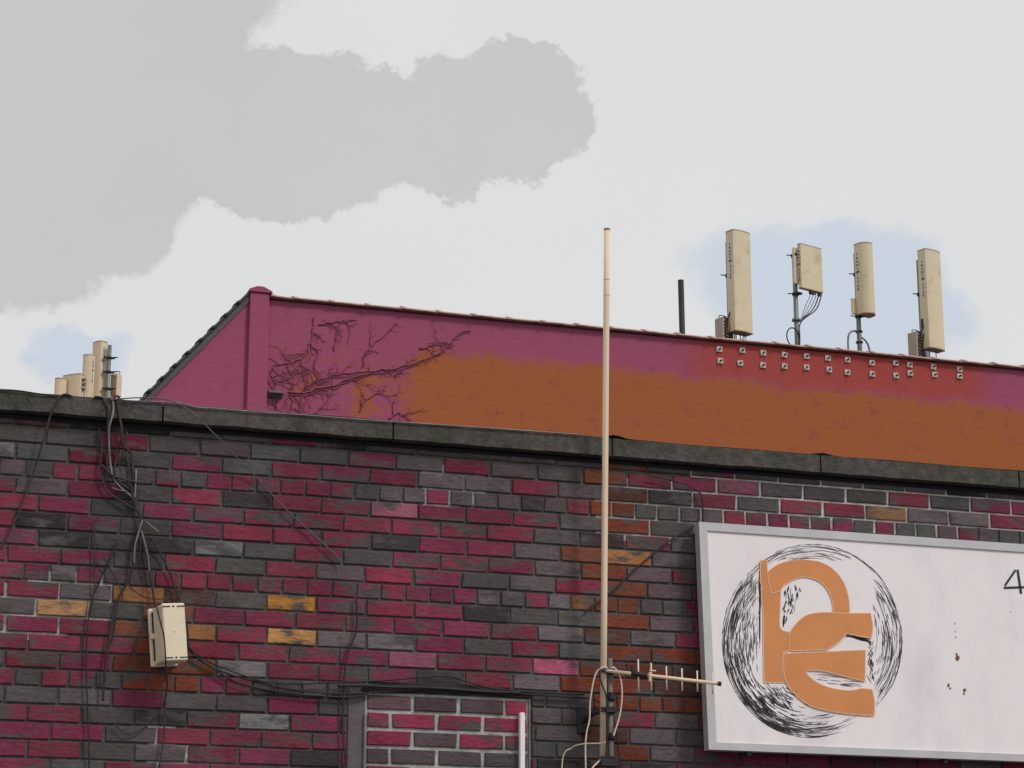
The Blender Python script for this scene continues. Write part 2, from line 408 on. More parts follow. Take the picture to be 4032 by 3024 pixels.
# sagging timber lintel over the window
li = MB(); xs = [WX0 - .01 + (WX1 - WX0 + .02) * i / 24 for i in range(25)]
top = [(x, -.012, WZ + .030 + .022 * math.sin(math.pi * (i / 24)) + random.uniform(-.002, .002)) for i, x in enumerate(xs)]
bot = [(x, -.012, WZ + .002 + .010 * math.sin(math.pi * (i / 24)) + random.uniform(-.003, .003)) for i, x in enumerate(xs)]
li.prism(top + bot[::-1], (0, .05, 0))
B(li, 'lintel', mat('rotten_timber', lin(60, 52, 52), .95, var=.4, vs=30, bump=1, bs=30, stretch=(.2, 1, 2)), wall)
# coping stones
j_px = [-1150, -260, 644, 1549, 2411, 3230, 4010, 4760, 5500]
jx = [X0 - .05] + [at(p, 1650 + .08 * (p - 1549), -.05).x for p in j_px if at(p, 1650, -.05).x > X0 + .2] + [X1 + .1]
for a, e in zip(jx[:-1], jx[1:]):
    st = MB(); n = 14; zz = random.uniform(-.0025, .0025)
    pr = [(-.05, ZW + .004), (-.05, ZTOP + zz), (.14, ZTOP + .03), (.38, ZTOP), (.38, ZW + .004)]
    rings = []
    for i in range(n + 1):
        x = a + .004 + (e - a - .008) * i / n
        rings.append(st.pts([(x, y + (random.uniform(-.002, .002) if y < 0 else 0), z + random.uniform(-.0022, .0022)) for y, z in pr]))
    for i in range(n):
        for q in range(5): st.face((rings[i] + q, rings[i] + (q + 1) % 5, rings[i + 1] + (q + 1) % 5, rings[i + 1] + q))
    st.face([rings[0] + q for q in range(5)]); st.face([rings[-1] + q for q in range(5)])
    B(st, 'coping_stone', M_coping, wall)
# roofing felt dressed over the back of the coping, lifting in two places
fe = MB(); XA = at(1200, 1630, -.03).x; n = 220; rings = []
bumps = [(at(2420, 1725, -.04).x, .016, .05), (at(3240, 1790, -.04).x, .012, .045), (at(800, 1600, -.04).x, .008, .05)]
for i in range(n + 1):
    x = XA + (X1 - XA) * i / n; h = .003 + .0012 * math.sin(x * 9) + random.uniform(0, .0008)
    for bx, bh, bw in bumps: h += bh * math.exp(-((x - bx) / bw) ** 2)
    rings.append(fe.pts([(x, -.044, ZTOP + h), (x, .14, ZTOP + .034 + h * .3), (x, .39, ZTOP + .005), (x, .39, ZTOP + .001), (x, .14, ZTOP + .031 + h * .2), (x, -.044, ZTOP + h - .004)]))
for i in range(n):
    for q in range(6): fe.face((rings[i] + q, rings[i] + (q + 1) % 6, rings[i + 1] + (q + 1) % 6, rings[i + 1] + q))
fe.face([rings[0] + q for q in range(6)]); fe.face([rings[-1] + q for q in range(6)])
B(fe, 'roofing_felt', M_felt, wall)
B(MB().box((X0, .391, 3.9), (X1, 9.0, 3.98)), 'flat_roof', M_roof, wall)
B(MB().box((X0, .331, 0), (X0 + .3, 9.0, 3.899)).box((X1 - .3, .331, 0), (X1, 9.0, 3.899)), 'side_wall', M_render, wall)

# ------------------------------------------------------------------ rear building
YR = 14.0
ZR = at(2400, 1297, YR).z
def rear_material():
    m = bpy.data.materials.new('rear_wall_paint'); m.use_nodes = True
    nt = m.node_tree; N = nt.nodes; L = nt.links; bs = N['Principled BSDF']; bs.inputs['Roughness'].default_value = .9; bs.inputs['Specular IOR Level'].default_value = .15
    tc = N.new('ShaderNodeTexCoord'); sp = N.new('ShaderNodeSeparateXYZ'); L.new(tc.outputs['Object'], sp.inputs[0])
    def noise(s, d=5, r=.6):
        n = N.new('ShaderNodeTexNoise'); n.inputs['Scale'].default_value = s; n.inputs['Detail'].default_value = d; n.inputs['Roughness'].default_value = r
        L.new(tc.outputs['Object'], n.inputs['Vector']); return n.outputs[0]
    def M(op, a, b=None):
        x = N.new('ShaderNodeMath'); x.operation = op
        for i, v in enumerate((a, b)):
            if v is None: continue
            if isinstance(v, (int, float)): x.inputs[i].default_value = v
            else: L.new(v, x.inputs[i])
        return x.outputs[0]
    def ramp(v, a, b):
        r = N.new('ShaderNodeMapRange'); r.interpolation_type = 'SMOOTHSTEP'; L.new(v, r.inputs[0]); r.inputs[1].default_value = a; r.inputs[2].default_value = b; return r.outputs[0]
    def mix(f, a, b):
        x = N.new('ShaderNodeMix'); x.data_type = 'RGBA'
        if isinstance(f, float): x.inputs[0].default_value = f
        else: L.new(f, x.inputs[0])
        for i, v in ((6, a), (7, b)):
            if isinstance(v, tuple): x.inputs[i].default_value = (*v, 1)
            else: L.new(v, x.inputs[i])
        return x.outputs[2]
    xo = at(1640, 1500, YR).x; zo = ZR - .57
    n1 = noise(1.7); n2 = noise(3.2, 6, .7)
    # later orange-brown coat: right and low, with loose blotches to the left
    xx = M('ADD', sp.outputs[0], M('MULTIPLY', M('SUBTRACT', n1, .5), 1.6))
    zz = M('ADD', sp.outputs[2], M('MULTIPLY', M('SUBTRACT', n1, .5), .30))
    zr = M('ADD', zz, M('MULTIPLY', M('SUBTRACT', sp.outputs[0], xo), .010))
    nf = M('MULTIPLY', M('SUBTRACT', noise(6, 7, .7), .5), .5)
    f = M('MULTIPLY', ramp(M('ADD', xx, nf), xo - .15, xo + .15), ramp(M('ADD', zr, M('MULTIPLY', nf, .8)), zo + .22, zo + .04))
    bl = M('MULTIPLY', ramp(n2, .50, .60), M('MULTIPLY', ramp(sp.outputs[0], xo - 1.9, xo - 1.0), ramp(sp.outputs[2], ZR - .45, ZR - .85)))
    f = M('MAXIMUM', f, M('MULTIPLY', bl, .85))
    far = at(3985, 1700, YR).x
    f = M('MULTIPLY', f, ramp(xx, far + .5, far + .1))
    red = M('MULTIPLY', ramp(sp.outputs[0], at(2600, 1400, YR).x, at(2850, 1400, YR).x), ramp(sp.outputs[0], at(3950, 1400, YR).x, at(3780, 1400, YR).x))
    red = M('MULTIPLY', red, ramp(M('ADD', zz, M('MULTIPLY', nf, .8)), ZR - .55, ZR - .38))
    kk = 1.42
    c = mix(f, sc(lin(137, 70, 94), kk), sc(lin(142, 82, 50), kk))
    c = mix(M('MULTIPLY', red, .85), c, sc(lin(146, 64, 52), kk))
    stain = M('MULTIPLY', ramp(noise(5, 8, .8), .54, .62), .38)
    c = mix(stain, c, sc(lin(112, 48, 70), kk))
    v = N.new('ShaderNodeVectorMath'); v.operation = 'SCALE'; L.new(c, v.inputs[0])
    L.new(M('ADD', M('MULTIPLY', noise(60, 4), .22), .89), v.inputs['Scale'])
    L.new(v.outputs[0], bs.inputs['Base Color'])
    # painted masonry joints under the paint
    bt = N.new('ShaderNodeTexBrick'); mp = N.new('ShaderNodeMapping'); L.new(tc.outputs['Object'], mp.inputs[0]); mp.inputs['Rotation'].default_value = (R(90), 0, 0)
    L.new(mp.outputs[0], bt.inputs['Vector']); bt.inputs['Scale'].default_value = 1.0; bt.inputs['Brick Width'].default_value = .45; bt.inputs['Row Height'].default_value = .15
    bt.inputs['Mortar Size'].default_value = .006; bt.inputs['Mortar Smooth'].default_value = .4
    bp = N.new('ShaderNodeBump'); bp.inputs['Strength'].default_value = .35; bp.inputs['Distance'].default_value = .006; bp.invert = True
    L.new(M('ADD', bt.outputs['Fac'], M('MULTIPLY', noise(40, 5), .5)), bp.inputs['Height']); L.new(bp.outputs[0], bs.inputs['Normal'])
    return m
M_rear = rear_material()
rear = empty('rear_building', (0, 0, 0), 'taller building behind with mauve and orange painted wall and sloping left gable', 'building')
pL = at(560, 1582, YR); pA = at(985, 1160, YR); pB = at(1060, 1160, YR)
slope = (pA.z - pL.z) / (pA.x - pL.x)
zl = 4.4; xl = pA.x - (pA.z - zl) / slope
XR = 24.0
poly = [(xl, YR, 0), (XR, YR, 0), (XR, YR, ZR - .03), (pB.x, YR, ZR - .03), (pA.x, YR, pA.z), (xl, YR, zl)]
B(MB().prism(poly, (0, .32, 0)), 'wall', M_rear, rear)
B(MB().box((pA.x + .3, YR + .321, 0), (XR, 24, ZR - .75)), 'roof_block', M_roof, rear)
sl = MB().prism([(xl, YR + .321, 0), (pA.x + .28, YR + .321, 0), (pA.x + .28, YR + .321, pA.z - .1), (pA.x, YR + .321, pA.z - .05), (xl, YR + .321, zl - .05)], (0, 1.6, 0))
B(sl, 'sloping_roof', M_tiledark, rear)
B(MB().box((pA.x - .01, YR - .05, 0), (pB.x, YR + .34, pA.z + .02), bev=.01), 'gable_pier', M_rear, rear)
pc = MB(); m_ = (pA.x + pB.x) / 2
pc.prism([(pA.x - .02, YR - .07, pA.z + .021), (pB.x + .025, YR - .07, pA.z + .021), (pB.x + .02, YR - .07, pA.z + .04), (m_ + .03, YR - .07, pA.z + .085), (m_ - .04, YR - .07, pA.z + .085), (pA.x - .02, YR - .07, pA.z + .05)], (0, .5, 0))
B(pc, 'pier_cap', M_rear, rear)
# grey band along the underside of the slope
dx = pA.x - xl; fz = .085
fa = MB().prism([(xl, YR - .022, zl), (pA.x - .01, YR - .022, pA.z), (pA.x - .01, YR - .022, pA.z - fz), (xl + fz / slope, YR - .022, zl)], (0, .02, 0))
B(fa, 'slope_band', M_plain_grey, rear)
def half_tile(p0, p1, r=.068, ov=.03):
    d = (p1 - p0).normalized(); nrm = Vector((-d.z, 0, d.x))
    mb = MB(); N_ = 8
    def ring(p, rr): return mb.pts([p + Vector((0, 1, 0)) * (-math.cos(math.pi * k / N_)) * (rr + .12) + nrm * (math.sin(math.pi * k / N_) * rr * .8 - .012) for k in range(N_ + 1)])
    L_ = (p1 - p0).length
    st = [(0, r + .014), (.05, r + .014), (.052, r), (L_ + .02, r - .004)]
    rs = [ring(p0 + d * s, rr) for s, rr in st]
    for a, c in zip(rs[:-1], rs[1:]):
        for k in range(N_): mb.face((a + k, a + k + 1, c + k + 1, c + k), None, True)
        mb.face((a + N_, a, c, c + N_))
    mb.face([rs[0] + k for k in range(N_ + 1)]); mb.face([rs[-1] + k for k in range(N_ + 1)])
    return mb
sp_ = .415; x = at(1150, 1190, YR).x - sp_; i = 0
yc = YR + .12
while x < XR - .5:
    p0 = Vector((max(x, pB.x + .01), yc, ZR + random.uniform(-.004, .004))); p1 = Vector((x + sp_, yc, ZR + random.uniform(-.004, .004)))
    B(half_tile(p0, p1), 'coping_tile', M_tile, rear); x += sp_
P0 = Vector((xl, yc, zl + .03)); D_ = Vector((pA.x - xl, 0, pA.z - zl)); Ln = D_.length; D_.normalize(); s = 0
s = Ln - .01
while s > .3:
    B(half_tile(P0 + D_ * (s - .205), P0 + D_ * s, r=.05), 'slope_tile', M_tiledark, rear); s -= .205
# lower wing behind, carries the left aerials
YW = 17.0; zw = at(0, 1560, 16.2).z - .35
B(MB().box((-5, 16.2, 0), (pL.x + .2, 26, zw)), 'lower_wing', M_rear, rear)
# anchor plates
A3 = [(1399, 1272), (1599, 1282), (1781, 1304), (1408, 1373), (1581, 1393), (1779, 1411)]
A4 = [(126, 1321), (318, 1333), (504, 1350), (675, 1364), (887, 1391), (1095, 1393), (1217, 1408), (1424, 1425), (1652, 1448),
      (126, 1420), (318, 1431), (516, 1450), (674, 1474), (891, 1488), (1098, 1502), (1221, 1480), (1435, 1494), (1651, 1506)]
for q, (px, py) in enumerate([(2200 + a / 2.212, 800 + c / 2.212) for a, c in A3] + [(3032 + a / 2.212, 800 + c / 2.212) for a, c in A4]):
    p = at(px, py, YR - .01); M = Matrix.Translation(p) @ Matrix.Rotation(random.uniform(-.14, .14), 4, 'Y')
    o = B(MB().box((-.035, -.006, -.034), (.035, .008, .034), M, bev=.002), 'anchor_plate', M_plate, rear)
    a = random.uniform(-1, 1)
    bo = MB().tube([p + Vector((0, -.008, 0)), p + Vector((.004 * a, -.04, -.004))], .011, 6).tube([p + Vector((0, -.03, 0)), p + Vector((.016 * a, -.034, .018))], .004, 5)
    c_ = bo.build('bolt', M_dsteel, o)
    if q % 3 != 1:
        zr_ = p.z - .034; ln = random.uniform(.05, .16); wd_ = random.uniform(.004, .009); xo_ = p.x + random.uniform(-.02, .02)
        st_ = MB(); k_ = st_.pts([(xo_ - wd_, YR - .002, zr_), (xo_ + wd_, YR - .002, zr_), (xo_ + wd_ * .3, YR - .002, zr_ - ln), (xo_ - wd_ * .3, YR - .002, zr_ - ln)]); st_.face((k_, k_ + 1, k_ + 2, k_ + 3)); B(st_, 'rust_run', M_stain, rear)
# small hooded vent
p = at(1082, 1552, YR - .02)
hd = MB().prism([(p.x - .07, YR, p.z + .05), (p.x - .07, YR - .09, p.z - .0), (p.x - .07, YR, p.z - .05)], (.15, 0, 0))
B(hd, 'vent_hood', M_plain_grey, rear)

# dead creeper on the rear wall
CR = [[(300, 980), (440, 990), (560, 940), (700, 930), (800, 870), (950, 830), (1080, 790), (1250, 770), (1430, 720), (1600, 650), (1700, 560), (1780, 480), (1900, 440)],
      [(440, 940), (560, 880), (720, 830), (900, 810), (1040, 800)], [(950, 770), (970, 640), (1060, 550), (1180, 440), (1240, 380)],
      [(520, 320), (510, 480), (470, 600), (410, 700), (430, 780), (380, 890), (310, 970)], [(400, 700), (280, 730), (180, 760), (150, 830), (200, 920)],
      [(520, 1170), (640, 1060), (700, 950)], [(920, 1150), (950, 1080), (1040, 1010), (1140, 960)], [(1180, 1220), (1250, 1170), (1320, 1190)],
      [(400, 1180), (410, 1050), (440, 1000), (600, 890)], [(1450, 600), (1500, 600), (1570, 560)], [(1230, 840), (1290, 790), (1400, 730)], [(200, 1120), (170, 1050), (200, 900), (310, 860), (400, 740)],
      [(1600, 650), (1740, 560), (1690, 610)], [(700, 620), (720, 500), (760, 380), (900, 350)], [(560, 400), (700, 370), (800, 360)], [(480, 560), (560, 640), (520, 760), (560, 860)], [(300, 1180), (330, 1080), (310, 1000)]]
cr = MB(); rc = random.Random(11)
def twig(q, a, l, r, depth):
    P = [q]; 
    for k in range(4):
        a += rc.uniform(-.45, .45); q = q + Vector((math.cos(a), 0, math.sin(a))) * l / 4; P.append(q)
        if depth and rc.random() < .55: twig(q, a + rc.choice((-1, 1)) * rc.uniform(.5, 1.1), l * rc.uniform(.35, .6), r * .6, depth - 1)
    if all(p.z < ZR - .12 for p in P): cr.tube(P, r, 4, taper=(1, .4))
for i, c in enumerate(CR):
    pts = [at(1000 + a / 2.212, 1100 + d / 2.212, YR - .008) for a, d in c]
    pth = smooth_path(pts, 5); pth = [q + Vector((rc.uniform(-.012, .012), 0, rc.uniform(-.012, .012))) for q in pth]
    cr.tube(pth, .013 if i == 0 else .0095, 5, taper=(1, .45))
    if i in (0, 1): cr.tube([q + Vector((0, 0, -.03 + rc.uniform(-.012, .012))) for q in pth], .007, 4, taper=(1, .4))
    for k, q in enumerate(pth):
        if rc.random() < .32:
            d = (pth[min(k + 1, len(pth) - 1)] - pth[max(k - 1, 0)]); a = math.atan2(d.z, d.x) + rc.choice((-1, 1)) * rc.uniform(.3, 1.1)
            twig(q, a, rc.uniform(.08, .30), .0048, 1)
tag(cr.build('creeper', M_creeper), 'bare dead creeper branching over the left half of the mauve rear wall', 'creeper')

# ------------------------------------------------------------------ aerials
def text_mesh(parent, word, size, loc, rot, m, name='lettering', line=1.0, xs=1.35):
    cu = bpy.data.curves.new('txt', 'FONT'); cu.body = '\n'.join(word) if line else word; cu.size = size; cu.align_x = 'CENTER'; cu.align_y = 'TOP'
    cu.space_line = line or 1; cu.extrude = .0006; cu.offset = size * .018
    o = bpy.data.objects.new('txt', cu); COL.objects.link(o); bpy.context.view_layer.update()
    me = bpy.data.meshes.new_from_object(o.evaluated_get(bpy.context.evaluated_depsgraph_get()))
    bpy.data.objects.remove(o); me.name = name
    for v in me.vertices: v.co.x *= xs
    me.materials.clear(); me.materials.append(m)
    t = bpy.data.objects.new(name, me); COL.objects.link(t); t.parent = parent; t.location = loc; t.rotation_euler = rot
    return t
def section(w, d, kind):
    h = w / 2
    if kind == 'flat': return [(-h, d / 2), (h, d / 2), (h, -d / 2), (-h, -d / 2)]
    if kind == 'angled':
        s, bul, n = -d * .30, .16 * d, 10
    else:
        s, bul, n = d * .05, .55 * d, 30
    pts = [(-h, d / 2), (h, d / 2)]
    for i in range(n + 1):
        t = i / n; x = h - w * t
        y = s - bul * (math.sin(math.pi * t) ** (.75 if kind == 'angled' else .6)) - (.0 if kind == 'round' else 0)
        pts.append((x, y))
    return pts
def radome(parent, w, d, kind, z0, z1, lx=0, ly=0, side=-1, letters='TRANSMITTER', lh=None, lf=None, ltop=.2):
    sec = [(x + lx, y + ly) for x, y in section(w, d, kind)]
    body = MB().prism([(x, y, z0 + .012) for x, y in sec], (0, 0, z1 - z0 - .024), smooth=False)
    r = body.build('radome', M_cream, parent)
    g = [(x + (x - lx) * .02, y + (y - ly) * .02) for x, y in sec]
    MB().prism([(x, y, z1 - .014) for x, y in g], (0, 0, .014)).build('top_cap', M_cap, parent)
    MB().prism([(x, y, z0) for x, y in g], (0, 0, .014)).build('bottom_cap', M_cap, parent)
    if letters:
        H = z1 - z0; n = len(letters); L_ = (lh or .38) * H
        sx = lx + side * w / 2; yc_ = ly + (lf if lf is not None else (d * .05 if kind != 'round' else d * .2))
        zt = z1 - ltop * H
        wd = min(.05, d * .5) if kind != 'flat' else d * .8
        lo, hi = (sx + side * .0001, yc_ - wd / 2, zt - L_), (sx + side * .002, yc_ + wd / 2, zt)
        st = MB().box((min(lo[0], hi[0]), lo[1], lo[2]), (max(lo[0], hi[0]), hi[1], hi[2])).build('label_strip', M_strip, parent)
        sz = L_ / n * 1.12
        text_mesh(st, letters, sz, (sx + side * .0032, yc_, zt - L_ / n * .12), (R(90), 0, R(90) * side), M_black, line=L_ / n / sz * .98)
    return r
def clampset(parent, x, y, z, r=.03, arm=.09, side=-1):
    mb = MB().tube([(x, y, z - .018), (x, y, z + .018)], r + .012, 10).box((x - .05, y - .07, z - .012), (x + .05, y - .02, z + .012))
    mb.tube([(x - .02, y, z), (x - .02 + side * arm, y + .02, z - .006)], .007, 6)
    return mb.build('clamp', M_dsteel, parent)
YA = 14.75
ROOF = ZR - .75
def aerial(px, top, bot, w, d, kind, yaw, label, pole_off=(0, .1), pole_r=.03, pole_top=None, clamps=(), Y=YA, base=ROOF, side=-1, letters='TRANSMITTER', name='sector_antenna', group=None, **kw):
    p = at(px, (top + bot) / 2, Y); z1 = at(px, top, Y).z - base; z0 = at(px, bot, Y).z - base
    e = empty(name, (p.x, Y, base), label, 'antenna', group, rz=yaw)
    radome(e, w, d, kind, z0, z1, side=side, letters=letters, **kw)
    ox, oy = pole_off; pt = (at(px, pole_top, Y).z - base) if pole_top else z1 - .1
    MB().tube([(ox, oy, 0), (ox, oy, pt)], pole_r, 12).build('pole', M_steel, e)
    for c in clamps: clampset(e, ox, oy, at(px, c, Y).z - base, pole_r)
    return e, z0, z1
G = 'sector antennas along the rear roof'
YAW = R(19)
cab = lambda P, r, par, m=None: MB().tube(smooth_path(P, 5), r, 6).build('cable', m or M_cable, par)
a1, z0, z1 = aerial(2914, 915, 1312, .285, .16, 'angled', YAW, 'tallest cream panel antenna, leftmost of the four on the rear roof, lettered TRANSMITTER', clamps=(1078,), pole_off=(-.06, .14), lh=.37, ltop=.12, group=G)
cab([(-.12, .03, z0 + .3), (-.17, .06, z0 + .16), (-.19, .08, z0 - .05), (-.18, .1, .3)], .009, a1); cab([(-.11, .03, z0 + .22), (-.14, .05, z0 + .05), (-.15, .08, .35)], .008, a1)
for q in (-.03, .02, .05): cab([(q, 0, z0), (q + .01, 0, z0 - .12), (q + .05, .05, .4)], .006, a1)
MB().box((-.14, .035, z0 + .26), (-.125, .075, z0 + .36)).build('cable_port', M_dsteel, a1)
a2, z0, z1 = aerial(3190, 970, 1145, .36, .055, 'flat', YAW, 'square flat cream panel antenna on a thin pole with loose cables below', clamps=(1010, 1160), pole_off=(-.17, .10), lh=.80, ltop=.06, group=G)
for q in range(5):
    x = .0 + q * .045
    cab([(x, 0, z0), (x - .01, .02, z0 - .08), (x - .07, .05, z0 - .22), (-.13, .07, z0 - .42), (-.19 + .012 * q, .08, z0 - .65), (-.17, .09, .5)], .0045 + (.003 if q > 2 else 0), a2, M_gcable if q < 2 else M_cable)
MB().box((-.02, -.02, z0 - .04), (.06, .02, z0 - .0005)).box((.12, -.015, z0 - .045), (.15, .015, z0 - .0005)).build('connector', M_dsteel, a2)
MB().box((-.23, .04, z0 + .07), (-.12, .07, z1 - .05)).build('mounting_plate', M_cream, a2)
zc_ = at(3110, 1330, YA).z - ROOF
cab([(-.17 + .11 * math.cos(t * .5) - .10, .06, zc_ + .12 * math.sin(t * .5)) for t in range(0, 27)], .008, a2)
MB().tube([(-.17, .10, at(3120, 1255, YA).z - ROOF - .015), (-.17, .10, at(3120, 1255, YA).z - ROOF + .015)], .055, 12).build('cable_clamp', M_steel, a2)
a3, z0, z1 = aerial(3412, 962, 1240, .215, .18, 'round', YAW, 'rounded half-cylinder cream antenna on a bare pole, third from the left on the rear roof', clamps=(1073, 1238), pole_off=(-.04, .13), lh=.55, ltop=.13, lf=.04, group=G)
MB().box((-.16, .10, z0 + .02), (-.08, .13, z0 + .22)).build('mounting_plate', M_cream, a3)
zb = at(3390, 1350, YA).z - ROOF
cab([(-.03, .12, zb + .16), (-.14, .12, zb + .17), (-.24, .12, zb + .08), (-.25, .12, zb - .2)], .013, a3, M_steel); cab([(-.02, .10, zb + .1), (.08, .1, zb + .02), (.13, .1, zb - .2)], .012, a3, M_steel)
for zz in (.03, .17): MB().tube([(-.04, .13, zb + zz), (-.04, .13, zb + zz + .02)], .045, 12).build('pipe_clip', M_dsteel, a3)
a4, z0, z1 = aerial(3670, 990, 1378, .275, .16, 'angled', YAW, 'tall cream panel antenna at the right end of the rear roof row, lettered TRANSMITTER', clamps=(1152,), pole_off=(-.06, .14), lh=.38, ltop=.11, group=G)
cab([(-.12, .03, z0 + .34), (-.17, .06, z0 + .2), (-.2, .08, z0 - .02), (-.16, .1, .25)], .009, a4); cab([(-.11, .03, z0 + .25), (-.16, .05, z0 + .05), (-.17, .08, .3)], .008, a4)
MB().box((-.14, .035, z0 + .28), (-.125, .075, z0 + .40)).build('cable_port', M_dsteel, a4)
cab([(.02, 0, z0), (.02, 0, z0 - .15), (.02, .02, .3)], .006, a4)
def radio(px0, px1, top, label, Y, base, yaw=R(19), flip=1, bot=None):
    p = at((px0 + px1) / 2, top, Y); z1 = p.z - base; z0 = z1 - .42 if bot is None else at(px0, bot, Y).z - base
    w = abs(at(px1, top, Y).x - at(px0, top, Y).x) * .62; d = w * 1.05
    e = empty('radio_unit', (p.x, Y, base), label, 'radio unit', 'radio boxes beside the antennas', rz=yaw)
    MB().box((-w / 2, -d / 2, z0), (w / 2, d / 2, z1), bev=.008).build('housing', M_radio if flip > 0 else M_cream, e)
    f = MB()
    for k in range(9):
        zz = z0 + .03 + (z1 - z0 - .06) * k / 8
        M = Matrix.Translation((0, -d / 2 - .012, zz)) @ Matrix.Rotation(R(25), 4, 'Y')
        f.box((-w * .42, 0, -.004), (w * .42, .013, .004), M)
    f.build('cooling_fins', M_dsteel if flip > 0 else M_radio, e)
    MB().tube(smooth_path([(-w * .4, 0, z1), (-w * .4, 0, z1 + .035), (w * .4, 0, z1 + .035), (w * .4, 0, z1)], 3), .006, 6).build('handle', M_steel, e)
    MB().tube([(0, d / 2 + .02, 0), (0, d / 2 + .02, z1 - .05)], .02, 8).build('bracket_post', M_dsteel, e)
    cable_ = MB()
    for k in range(4):
        x = w * (.1 + .2 * k)
        cable_.tube(smooth_path([(x, -d * .4, z1 - .1), (x + .03, -d * .6, (z0 + z1) / 2), (x + .02, -d * .4, z0 - .05), (x, 0, z0 - .3)], 4), .008, 5)
    if flip > 0: cable_.build('cable', M_cable, e)
radio(2812, 2880, 1255, 'grey finned radio box low behind the leftmost tall antenna', YA + .1, ROOF)
radio(3572, 3640, 1312, 'grey finned radio box low behind the right end antenna', YA + .1, ROOF)
# left group
YL = 18.0; GL = 'antennas behind the left end of the coping'
y_ = R(-58)
def leftant(*a, **k): return aerial(*a, Y=YL, base=zw, side=1, group=GL, name='sector_antenna', **k)
leftant(386, 1347, 1585, .17, .125, 'angled', y_, 'tallest antenna of the left cluster, angular, lettered TRANSMITTER, beside a bare pole', pole_off=(.02, .14), lh=.44, ltop=.10, pole_top=1370)
leftant(342, 1399, 1590, .15, .12, 'round', y_, 'rounded antenna in the left cluster tucked against the tallest one', pole_off=(.0, .10), lh=.5, ltop=.08, pole_top=1420)
leftant(285, 1476, 1600, .26, .10, 'angled', R(-42), 'low wide antenna of the left cluster with partly hidden lettering', pole_off=(.05, .12), lh=.85, ltop=.03, pole_top=1495)
leftant(232, 1491, 1600, .13, .12, 'round', y_, 'short rounded antenna at the far left of the left cluster, without lettering', letters=None, pole_off=(.0, .08), pole_top=1500)
p = at(428, 1368, YL)
e = empty('antenna_pole', (p.x, YL - .1, zw), 'grey steel pole with clamps right of the tallest left antenna', 'pole')
MB().tube([(0, 0, 0), (0, 0, p.z - zw)], .026, 12).build('pole', M_steel, e)
for c in (1418, 1474, 1540):
    zz = at(428, c, YL).z - zw
    MB().tube([(0, 0, zz - .015), (0, 0, zz + .015)], .036, 10).box((-.07, -.02, zz - .01), (.07, .01, zz + .01)).tube([(.04, -.03, zz), (.1, -.05, zz)], .008, 6).build('clamp', M_dsteel, e)
radio(432, 486, 1474, 'cream radio box with hooded base at the right of the left cluster', YL, zw, yaw=R(-40), flip=-1, bot=1560)
p = at(318, 1500, YL - .05); e = empty('junction_bracket', (p.x, YL - .05, zw), 'dark bracket with fittings between the two left antenna groups', 'bracket')
br_ = MB()
for c in (1502, 1520, 1540):
    zz = at(318, c, YL).z - zw; br_.box((-.03, -.03, zz - .02), (.035, .02, zz + .02), bev=.006); br_.tube([(-.05, -.02, zz), (.06, -.03, zz + .01)], .008, 6)
br_.build('fitting', M_dsteel, e); MB().tube([(0, .02, 0), (0, .02, at(318, 1498, YL).z - zw)], .018, 8).build('post', M_steel, e)
# black vent pipe
p = at(2675, 1103, 14.6)
e = empty('vent_pipe', (p.x + .03, 14.6, ROOF), 'plain black vent pipe rising above the rear wall left of the antenna row', 'pipe')
MB().tube([(.0, 0, 0), (-.012, 0, p.z - ROOF)], .034, 14, taper=(1, 1.06)).build('pipe', M_black, e)
MB().tube([(.0, 0, ZR - ROOF - .02), (0, 0, ZR - ROOF + .10)], .05, 14, taper=(1.2, .8)).build('collar', M_tile, e)

# ------------------------------------------------------------------ whip antenna, mast, yagi
YM = -.13
pt, pb = at(2390, 905, YM), at(2374, 2985, YM)
e = empty('whip_antenna', pb, 'very tall slim cream whip antenna standing against the brick wall', 'antenna')
wt = pt - pb
MB().tube([(0, 0, 0), wt * .3, wt * .85, wt], .0150, 20, taper=(1.0, .93)).build('radome_tube', M_pole, e)
MB().tube([wt + Vector((0, 0, -.002)), wt + Vector((0, 0, .006))], .0155, 20).build('top_cap', M_cap, e)
dr = wt.normalized()
for py in (1115, 1180): q = wt * ((py - 2985) / (905 - 2985)); MB().tube([q, q + dr * .002], .0152, 20).build('joint_ring', M_cap, e)
mt_, mb_ = at(2401, 2592, YM - .0), at(2401, 3420, YM)
e = empty('mast', (mt_.x, YM, mb_.z), 'short dull grey mast with dark clamps bolted to the wall beside the whip antenna', 'mast')
H = mt_.z - mb_.z
MB().tube([(0, 0, 0), (0, 0, H)], .0128, 18).build('pole', M_mast, e)
def zof(py): return at(2401, py, YM).z - mb_.z
dxw = -.030
def clampm(py0, py1, x0=-.035, x1=.018):
    z1, z0 = zof(py0), zof(py1); mb = MB().tube([(0, 0, z0), (0, 0, z1)], .0185, 14)
    mb.box((x0, -.024, z0 + .006), (x1, -.012, z1 - .006), bev=.003).box((x0, .012, z0 + .006), (x1, .024, z1 - .006), bev=.003)
    for zz in (z0 + .008, z1 - .008): mb.tube([(x0 - .004, -.022, zz), (.012, -.024, zz)], .0028, 6)
    return mb.build('clamp', M_cable, e)
clampm(2726, 2760, x0=-.01); clampm(2783, 2812, -.05, .03); clampm(2886, 2915, x0=-.01); clampm(2977, 3024, -.055, .03); clampm(2635, 2656, -.045, .008)
for py in (2800, 3010):
    zz = zof(py); MB().tube(smooth_path([(-.01, 0, zz), (-.06, .03, zz - .004), (-.085, .10, zz - .03), (-.085, .128, zz - .035)], 5), .012, 10).build('wall_arm', M_cable, e)
    MB().box((-.115, .112, zz - .09), (-.055, .13, zz + .03), bev=.004).build('wall_plate', M_cable, e)
YY = -.19
